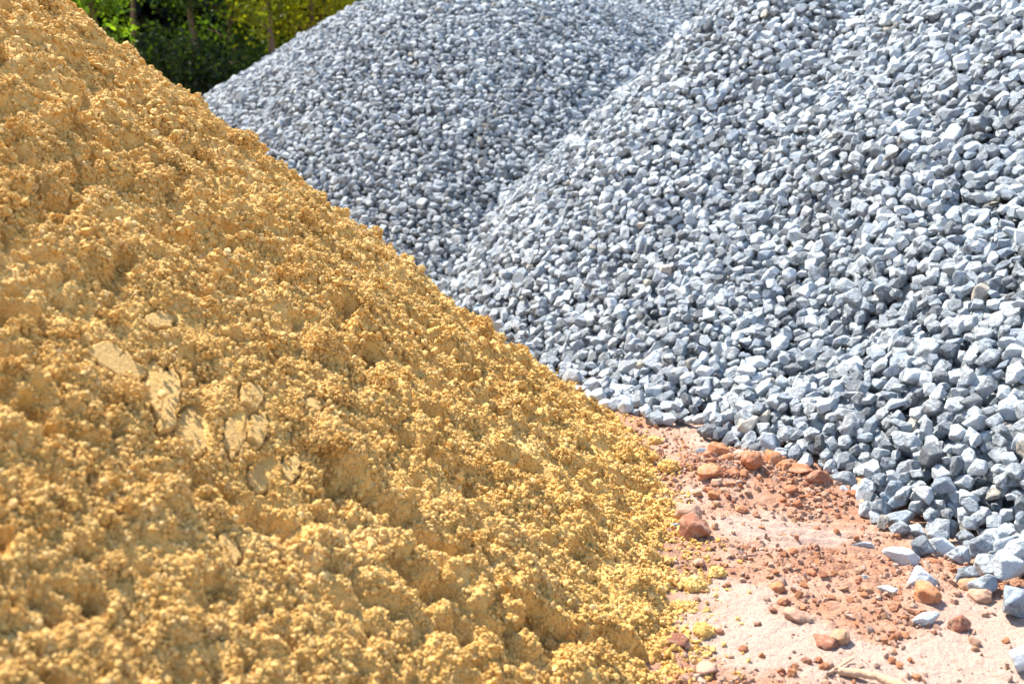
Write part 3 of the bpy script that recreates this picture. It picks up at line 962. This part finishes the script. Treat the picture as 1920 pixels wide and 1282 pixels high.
# ------------------------------------------------------------------ clods and crumbs of red dirt, fallen sand
CT = {'orange': (.50, .215, .10), 'red': (.44, .175, .09), 'brown': (.32, .14, .09), 'pink': (.52, .32, .23), 'tan': (.50, .29, .17)}
GROUP_CLOD = 'clods of red dirt on the ground'
CLODS = [
    (1301, 990, 66, 'brown', 'large dark red-brown clod resting against the sand heap'),
    (1290, 962, 52, 'pink', 'pale crusted clod just behind the large red-brown one'),
    (1349, 866, 46, 'orange', 'big bright orange clod standing highest in the churned ridge'),
    (1328, 872, 26, 'red', 'red clod tucked against the left of the big bright orange one'),
    (1263, 872, 36, 'pink', 'pale pink clod near the sand at the left end of the ridge'),
    (1327, 897, 54, 'orange', 'broad low orange clod left of the ridge middle'),
    (1373, 898, 30, 'red', 'red clod beside the broad low orange one'),
    (1409, 893, 46, 'red', 'jagged red clod with crumbled front in the ridge middle'),
    (1386, 880, 24, 'pink', 'small pale clod behind the jagged red clod'),
    (1450, 885, 40, 'orange', 'slanted orange clod under the tipped white slab-like stone'),
    (1496, 898, 50, 'red', 'large blocky red clod below the gravel edge'),
    (1533, 912, 42, 'brown', 'brown wedge-shaped clod right of the large blocky red clod'),
    (1469, 894, 30, 'orange', 'orange clod left of the large blocky red clod'),
    (1484, 920, 28, 'red', 'rounded red clod in front of the large blocky red clod'),
    (1338, 924, 28, 'orange', 'orange clod rolled out in front of the ridge, near the sand'),
    (1390, 944, 22, 'orange', 'small orange clod at the back edge of the pale pan'),
    (1360, 918, 22, 'pink', 'long pink clod in front of the ridge'),
    (1628, 914, 44, 'tan', 'tan clod behind the upright egg-shaped stone'),
    (1661, 908, 36, 'orange', 'orange clod touching the gravel right of the tan one'),
    (1632, 940, 44, 'pink', 'pinkish block left of the upright egg-shaped stone'),
    (1600, 928, 24, 'red', 'small red clod behind the mottled stone'),
    (1686, 936, 28, 'orange', 'orange clod behind the grey slab-like stone'),
    (1706, 926, 22, 'tan', 'small tan clod at the gravel edge'),
    (1741, 1112, 48, 'orange', 'round orange clod touching the white stone with a grey face'),
    (1820, 1092, 38, 'tan', 'tan clod in front of the near cluster of stones, left of two'),
    (1838, 1112, 36, 'pink', 'pink clod in front of the near cluster of stones, right of two'),
    (1800, 1162, 40, 'brown', 'dark red-brown clod alone on pale dirt'),
    (1757, 1046, 26, 'red', 'red clod squeezed under the pale leaning stone'),
    (1906, 1024, 54, 'orange', 'orange clod among stones at the right edge'),
    (1576, 1190, 46, 'tan', 'tan tilted clod in the near dirt'),
    (1545, 1196, 44, 'brown', 'brown flat clod left of the tan tilted clod'),
    (1456, 1092, 30, 'orange', 'orange clod standing in the crumbs of the near dirt'),
    (1470, 1122, 22, 'red', 'small red clod in front of the orange one in the crumbs'),
    (1272, 1200, 36, 'brown', 'purplish clod half under the foot of the sand'),
    (1325, 1245, 60, 'pink', 'flat greyish pink clod close to the bottom edge by the sand'),
    (1490, 1150, 44, 'pink', 'low pink clod sunk in near dirt'),
    (1310, 1050, 26, 'pink', 'pink clod in the shade just off the sand foot'),
]
cr_rng = np.random.default_rng(77)
clod_xy = []
for k, (uu, vv, w, tone, lab) in enumerate(CLODS):
    p = on_ground(uu, vv, .01); d = math.hypot(p[1], p[0], CAM_H)
    size = 1.04 * w / FPX * d
    tint = (*(np.array(CT[tone]) * cr_rng.uniform(.92, 1.08)), 1)
    asp = (1, .85, cr_rng.uniform(.6, .8)) if 'flat' not in lab and 'low' not in lab else (1, .8, .38)
    o, hgt = lay_on_ground('dirt_clod', p[0], p[1], size, 7000 + k, tint, cr_rng, asp, M_CLOD, .26, 13, .20, 13, .2, 4)
    tag(o, lab, 'dirt clod', GROUP_CLOD); clod_xy.append((p[0], p[1], size))
n = 0
while n < 63:
    if cr_rng.random() < .7: uu, vv = cr_rng.normal(1410, 110), cr_rng.normal(895, 28)
    else: uu, vv = cr_rng.uniform(1330, 1900), cr_rng.uniform(930, 1270)
    p = on_ground(uu, vv, .01)
    if front_h(np.array([p[0]]), np.array([p[1]]))[0] > 0 or sand_h(np.array([p[0]]), np.array([p[1]]))[0] > 0: continue
    d = math.hypot(p[1], p[0], CAM_H); size = cr_rng.uniform(11, 22) / FPX * d
    if any(math.hypot(p[0] - a, p[1] - b) < (size + s) * .45 for a, b, s in clod_xy): continue
    tone = list(CT)[int(cr_rng.integers(0, 5))]
    tint = (*(np.array(CT[tone]) * cr_rng.uniform(.9, 1.1)), 1)
    o, hgt = lay_on_ground('dirt_clod', p[0], p[1], size, 7200 + n, tint, cr_rng, None, M_CLOD, .3, 13, .18, 12, .3, 3)
    where = 'in the churned ridge below the gravel' if vv < 940 else 'scattered on the near dirt'
    tag(o, f'fist-small {tone} crumbly dirt lump {where}', 'dirt clod', GROUP_CLOD)
    clod_xy.append((p[0], p[1], size)); n += 1


def on_ground_arr(u, v):
    du = (u - 960) / FPX; dv = (v - 641) / FPX
    t = CAM_H / (math.sin(PITCH) + dv * math.cos(PITCH))
    return du * t, t * (math.cos(PITCH) - dv * math.sin(PITCH))


def crumbs(name, x, y, mat, tints, seed, rmin, rmax, pw=3):
    r = np.random.default_rng(seed); n = len(x)
    protos = [hull_rock(8000 + seed + k, 8, None, .09) for k in range(14)]
    s = rmin + (rmax - rmin) * r.random(n) ** pw
    z = ground_parts(x, y)[0]
    V, F, Lc, I = scatter(protos, r.integers(0, 14, n), np.stack([x, y, z + s * .16], 1), rand_rots(r, n), s)
    off = r.uniform(-50, 50, (n, 3)); tn = np.array(tints)[r.integers(0, len(tints), n)] * r.uniform(.85, 1.1, (n, 1))
    tn = np.concatenate([tn, np.ones((n, 1))], 1)
    at = {'loc': ('FLOAT_VECTOR', Lc * 1.6 + off[I]), 'tint': ('FLOAT_COLOR', tn[I]), 'slab': ('FLOAT', np.zeros(len(V))), 'shade': ('FLOAT', np.clip(r.normal(.5, .2, n), 0, 1)[I])}
    return link(name, make_mesh(name, V, F, mat, at, True))


r = np.random.default_rng(41); n = 27000
ridge = r.random(n) < .35
uu = np.where(ridge, r.normal(1400, 120, n), r.uniform(1180, 1960, n))
vv = np.where(ridge, r.normal(892, 36, n), 1290 - 560 * r.random(n) ** 1.2)
x, y = on_ground_arr(uu, vv)
ok = (front_h(x, y) < .03) & (sand_h(x, y) < .01) & (pan_at(x, y) * .8 < r.uniform(.0, .9, n)) & (fbm(x * 5, y * 5, 314, 3) > r.uniform(-.7, .4, n))
o = crumbs('dirt_crumbs', x[ok], y[ok], M_CLOD, list(CT.values()) + [CT['pink']] * 5 + [CT['orange']] * 2 + [(.54, .38, .30)] * 4, 41, .0022, .018, 4.2)
tag(o, 'loose reddish crumbs scattered over the dirt', 'dirt crumbs', kind='stuff')
n = 6000
a = r.uniform(-.75, .62, n)
rr = 3.49 + np.abs(r.normal(0, .036, n)) + np.where(r.random(n) < .90, 0, r.uniform(0, .13, n))
x, y = -3.1 + rr * np.cos(a), 2.42 + rr * np.sin(a)
ok = fbm(x * 6, y * 6, 8, 2) > r.uniform(-.8, .3, n)
o = crumbs('sand_crumbs', x[ok], y[ok], M_SAND, [(1, 1, 1)], 43, .0022, .014, 4)
tag(o, 'crumbs of yellow sand spilled along the foot of the sand heap', 'sand crumbs', kind='stuff')
for k, (uu, vv, w, lab) in enumerate([(1256, 884, 40, 'crumbly yellow sand lump on red dirt behind the dark red-brown clod'),
                                      (1345, 1068, 24, 'small yellow sand lump lying alone on the pink dirt'),
                                      (1318, 1180, 32, 'yellow sand lump near the bottom just off the foot of the heap'),
                                      (1228, 818, 26, 'small yellow sand lump on dirt at the far end of the sand foot'),
                                      (1302, 1090, 40, 'yellow sand lump fallen against the sand foot')]):
    p = on_ground(uu, vv, .008); d = math.hypot(p[1], p[0], CAM_H); s = w / FPX * d
    rl = np.random.default_rng(500 + k)
    pr = [(ICO[1][0] * (1 + rl.uniform(-.3, .3, len(ICO[1][0])))[:, None], ICO[1][1]) for _ in range(10)]
    m = 420
    dv = rl.normal(size=(m, 3)); dv /= np.linalg.norm(dv, axis=1, keepdims=True)
    lob = 1 + .45 * n3(dv * 1.6 + k * 5, 540 + k)
    pos = dv * np.array([.5, .40, .26]) * s * lob[:, None] * (rl.uniform(.25, 1, m) ** .4)[:, None]
    pos[:, 2] = np.maximum(pos[:, 2], -.10 * s)
    P, F, _l, I = scatter(pr, rl.integers(0, 10, m), pos, rand_rots(rl, m), .0042 * np.clip(rl.lognormal(0, .35, m), .5, 2))
    o = link('sand_lump', make_mesh('sand_lump', P, F, M_SAND, {'slab': ('FLOAT', np.zeros(len(P))), 'shade': ('FLOAT', np.clip(rl.normal(.5, .2, m), 0, 1)[I])}, True), loc=(p[0], p[1], ground_z(p[0], p[1]) + s * .12))
    tag(o, lab, 'sand lump')


# ------------------------------------------------------------------ sticks
def tube(path, radii, sides=10, seed=0, knob=.12):
    path = np.array(path, float); V = []; F = []
    r = np.random.default_rng(seed)
    for i, p in enumerate(path):
        t = path[min(i + 1, len(path) - 1)] - path[max(i - 1, 0)]; t /= np.linalg.norm(t)
        a = np.cross(t, [0, 0, 1.0] if abs(t[2]) < .9 else [1.0, 0, 0]); a /= np.linalg.norm(a); b = np.cross(t, a)
        for k in range(sides):
            q = 2 * math.pi * k / sides
            V.append(p + (a * math.cos(q) + b * math.sin(q)) * radii[i] * (1 + r.uniform(-knob, knob)))
    m = len(path)
    for i in range(m - 1):
        for k in range(sides):
            k2 = (k + 1) % sides
            F.append((i * sides + k, i * sides + k2, (i + 1) * sides + k2)); F.append((i * sides + k, (i + 1) * sides + k2, (i + 1) * sides + k))
    for e in (0, m - 1):
        V.append(path[e]); c = len(V) - 1
        for k in range(sides):
            k2 = (k + 1) % sides
            F.append((e * sides + k, e * sides + k2, c) if e else (e * sides + k2, e * sides + k, c))
    return np.array(V), np.array(F)


def stick(px, rad, lab, name='stick', cat='stick', seed=0, mat=None):
    P = []
    for (uu, vv, up) in px:
        q = on_ground(uu, vv, .01); q[2] = ground_z(q[0], q[1]) + up; P.append(q)
    P = np.array(P); n = 18
    t = np.linspace(0, len(P) - 1, n)
    Q = np.stack([np.interp(t, np.arange(len(P)), P[:, k]) for k in range(3)], 1)
    Q[1:-1] += np.random.default_rng(seed).normal(0, rad * .12, (n - 2, 3))
    R = rad * (1 - .35 * np.linspace(0, 1, n)) * (1 + .12 * np.sin(np.linspace(0, 9, n)))
    V, F = tube(Q, R, 10, seed)
    tag(link(name, make_mesh(name, V - Q[0], F, mat or M_TWIG), loc=Q[0]), lab, cat)


stick([(1720, 1300, .012), (1640, 1268, .014), (1572, 1254, .008)], .009, 'pale broken stick lying on the dirt at the bottom edge', seed=1)
stick([(1560, 1252, .004), (1600, 1230, .008)], .0025, 'thin orange straw behind the pale broken stick', 'twig', 'twig', seed=2)
stick([(1205, 826, .006), (1240, 838, .004)], .003, 'thin dark twig on the dirt near the far end of the sand', 'twig', 'twig', seed=3, mat=M_BARK)


# ------------------------------------------------------------------ trees behind
def leaf_cloud(centres, n, size, tint, seed, spread):
    r = np.random.default_rng(seed)
    C0 = np.array(centres); m = len(C0)
    clump = r.integers(0, m, n)
    sp = np.array(spread)[clump] if np.ndim(spread) else spread
    P = C0[clump] + r.normal(0, 1, (n, 3)) * (np.array(sp)[:, None] if np.ndim(sp) else sp)
    a = r.normal(size=(n, 3)); a[:, 2] -= .5; a /= np.linalg.norm(a, axis=1, keepdims=True)
    b = np.cross(a, r.normal(size=(n, 3))); b /= np.linalg.norm(b, axis=1, keepdims=True)
    c = np.cross(a, b)
    s = size * r.uniform(.55, 1.3, n)[:, None]
    V = np.stack([P, P + a * s * .5 + b * s * .26 + c * s * .08, P + a * s, P + a * s * .5 - b * s * .26 + c * s * .08], 1)
    cm = r.uniform(.55, 1.35, m)[clump][:, None] * r.uniform(.7, 1.3, n)[:, None]
    yel = (r.random(m) < .3)[clump][:, None]
    T = np.array(tint)[None] * cm
    T = np.where(yel, T * np.array([1.5, 1.35, .7]), T)
    T = np.concatenate([np.clip(T, 0, .5), np.ones((n, 1))], 1)
    F = np.arange(n * 4).reshape(n, 4)
    return V.reshape(-1, 3), F, np.repeat(T, 4, 0)


def tree(name, x, y, h, cr, tint, seed, lab, cat='tree', leaves=5200, size=.085, low=.18, trunk_r=.07, group='trees and bushes beyond the heaps'):
    r = np.random.default_rng(seed)
    root = bpy.data.objects.new(name, None); C.objects.link(root); root.location = (x, y, 0)
    tag(root, lab, cat, group)
    n = 12
    path = np.stack([r.normal(0, .03, n).cumsum(), r.normal(0, .03, n).cumsum(), np.linspace(-.05, h * .92, n)], 1)
    V, F = tube(path, trunk_r * np.linspace(1, .25, n), 9, seed, .1)
    Vs = [V]; Fs = [F]; off = len(V); tips = []; sprd = []
    for k in range(34):
        f = r.uniform(low, .97)
        p = np.array([np.interp(f * (n - 1), np.arange(n), path[:, q]) for q in range(3)])
        an = k * 2.4 + r.normal(0, .4); L = cr * (1.05 - .55 * f) * r.uniform(.55, 1.1)
        d = np.array([math.cos(an), math.sin(an), r.uniform(.1, .7)])
        bp = np.stack([p, p + d * L * .5 + [0, 0, .05], p + d * L])
        V, F = tube(bp, trunk_r * np.array([.32, .2, .07]) * (1.1 - f * .6), 5, seed + k, .1)
        Vs.append(V); Fs.append(F + off); off += len(V)
        for w in (.55, .8, 1.0, 1.15):
            tips.append(p + d * L * w + r.normal(0, .12, 3) * cr * .4); sprd.append(r.uniform(.07, .18) * cr ** .5)
    link('trunk', make_mesh('trunk', np.concatenate(Vs), np.concatenate(Fs), M_BARK), root)
    V, F, T = leaf_cloud(tips, leaves, size, tint, seed + 3, sprd)
    V[:, 2] = np.maximum(V[:, 2], .03)
    link('crown', make_mesh('crown', V, F, M_LEAF, {'tint': ('FLOAT_COLOR', T)}), root)


def at(u, y):
    return (u - 960) / FPX * y * math.cos(PITCH) * 1.0


GR = (.105, .22, .025); DK = (.012, .028, .008); YL = (.22, .27, .016); MD = (.034, .078, .013)  # YL brightened as if sunlit, DK darkened as if shaded, in the leaf colour
tree('tree', at(190, 13.5), 13.5, 4.2, .62, GR, 601, 'fresh green leafy tree showing just over the top of the sand slope', low=.2, leaves=5000)
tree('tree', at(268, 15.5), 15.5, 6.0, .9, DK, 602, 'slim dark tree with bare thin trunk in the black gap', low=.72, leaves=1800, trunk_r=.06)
tree('tree', at(385, 14.5), 14.5, 5.2, .85, MD, 603, 'deep green tree in the middle of the gap between the heaps', low=.12, leaves=7000)
tree('tree', at(440, 15.8), 15.8, 5.6, 1.1, MD, 604, 'tree with a pale slender stem right of the deep green tree', low=.3, leaves=5200, trunk_r=.05)
tree('tree', at(600, 15.0), 15.0, 4.8, 1.15, YL, 605, 'sunlit yellow-green tree rising behind the far gravel heap', low=.42, leaves=6200)
tree('tree', at(500, 14.2), 14.2, 5.0, .8, YL, 606, 'brown-trunked tree with yellowish leaves at the edge of the far gravel heap', low=.50, leaves=3000, trunk_r=.075)
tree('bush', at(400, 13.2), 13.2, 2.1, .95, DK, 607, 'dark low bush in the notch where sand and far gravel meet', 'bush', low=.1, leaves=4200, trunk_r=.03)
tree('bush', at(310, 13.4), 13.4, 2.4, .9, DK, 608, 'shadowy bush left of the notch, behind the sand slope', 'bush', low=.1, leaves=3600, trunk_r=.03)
tree('tree', at(80, 16.5), 16.5, 5.5, 1.3, MD, 609, 'tree hidden mostly behind the crest of the sand heap', low=.15, leaves=4000)
tree('tree', at(760, 17), 17, 4.0, 1.2, MD, 610, 'tree standing behind the crest of the far gravel heap', low=.15, leaves=4000)
# the wood farther back reads as one dark mass
r = np.random.default_rng(650)
cts = []
for k in range(1500):
    cts.append((r.uniform(-19, 6), r.uniform(19, 24), r.uniform(.1, 7.5) * r.uniform(.6, 1)))
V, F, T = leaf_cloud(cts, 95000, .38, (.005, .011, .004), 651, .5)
V[:, 2] = np.maximum(V[:, 2], .03)
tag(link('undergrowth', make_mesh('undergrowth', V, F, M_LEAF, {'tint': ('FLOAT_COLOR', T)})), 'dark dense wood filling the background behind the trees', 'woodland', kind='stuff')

# ------------------------------------------------------------------ camera, light, sky
cam = bpy.data.cameras.new('camera'); cam.sensor_width = 36; cam.lens = FPX / 1920 * 36
cam.clip_start = .05; cam.clip_end = 2000
cam.dof.use_dof = True; cam.dof.focus_distance = 2.4; cam.dof.aperture_fstop = 4.8
co = bpy.data.objects.new('camera', cam); C.objects.link(co)
co.location = (0, 0, CAM_H); co.rotation_euler = (math.pi / 2 - PITCH, 0, 0)
bpy.context.scene.camera = co

sun = bpy.data.lights.new('sun', 'SUN'); sun.energy = 4.8; sun.angle = math.radians(1.0); sun.color = (1, .92, .78)
so = bpy.data.objects.new('sun', sun); C.objects.link(so)
sv = Vector((-math.sin(SUN_AZ) * math.cos(SUN_EL), math.cos(SUN_AZ) * math.cos(SUN_EL), math.sin(SUN_EL)))
so.rotation_euler = sv.to_track_quat('Z', 'Y').to_euler()
w = bpy.data.worlds.new('World'); bpy.context.scene.world = w; w.use_nodes = True
nt = w.node_tree
sky = nt.nodes.new('ShaderNodeTexSky'); sky.sky_type = 'NISHITA'; sky.sun_disc = False
sky.sun_elevation = SUN_EL; sky.sun_rotation = -SUN_AZ
sky.air_density = 1.2; sky.dust_density = .6; sky.ozone_density = 1.0
bg = nt.nodes['Background']; nt.links.new(sky.outputs[0], bg.inputs[0]); bg.inputs[1].default_value = .13
vs = bpy.context.scene.view_settings
vs.view_transform = 'Standard'; vs.look = 'None'; vs.gamma = 1; vs.exposure = 1.3
try:
    bpy.context.scene.cycles.max_bounces = 6; bpy.context.scene.cycles.diffuse_bounces = 4
    bpy.context.scene.cycles.use_denoising = True
except Exception:
    pass
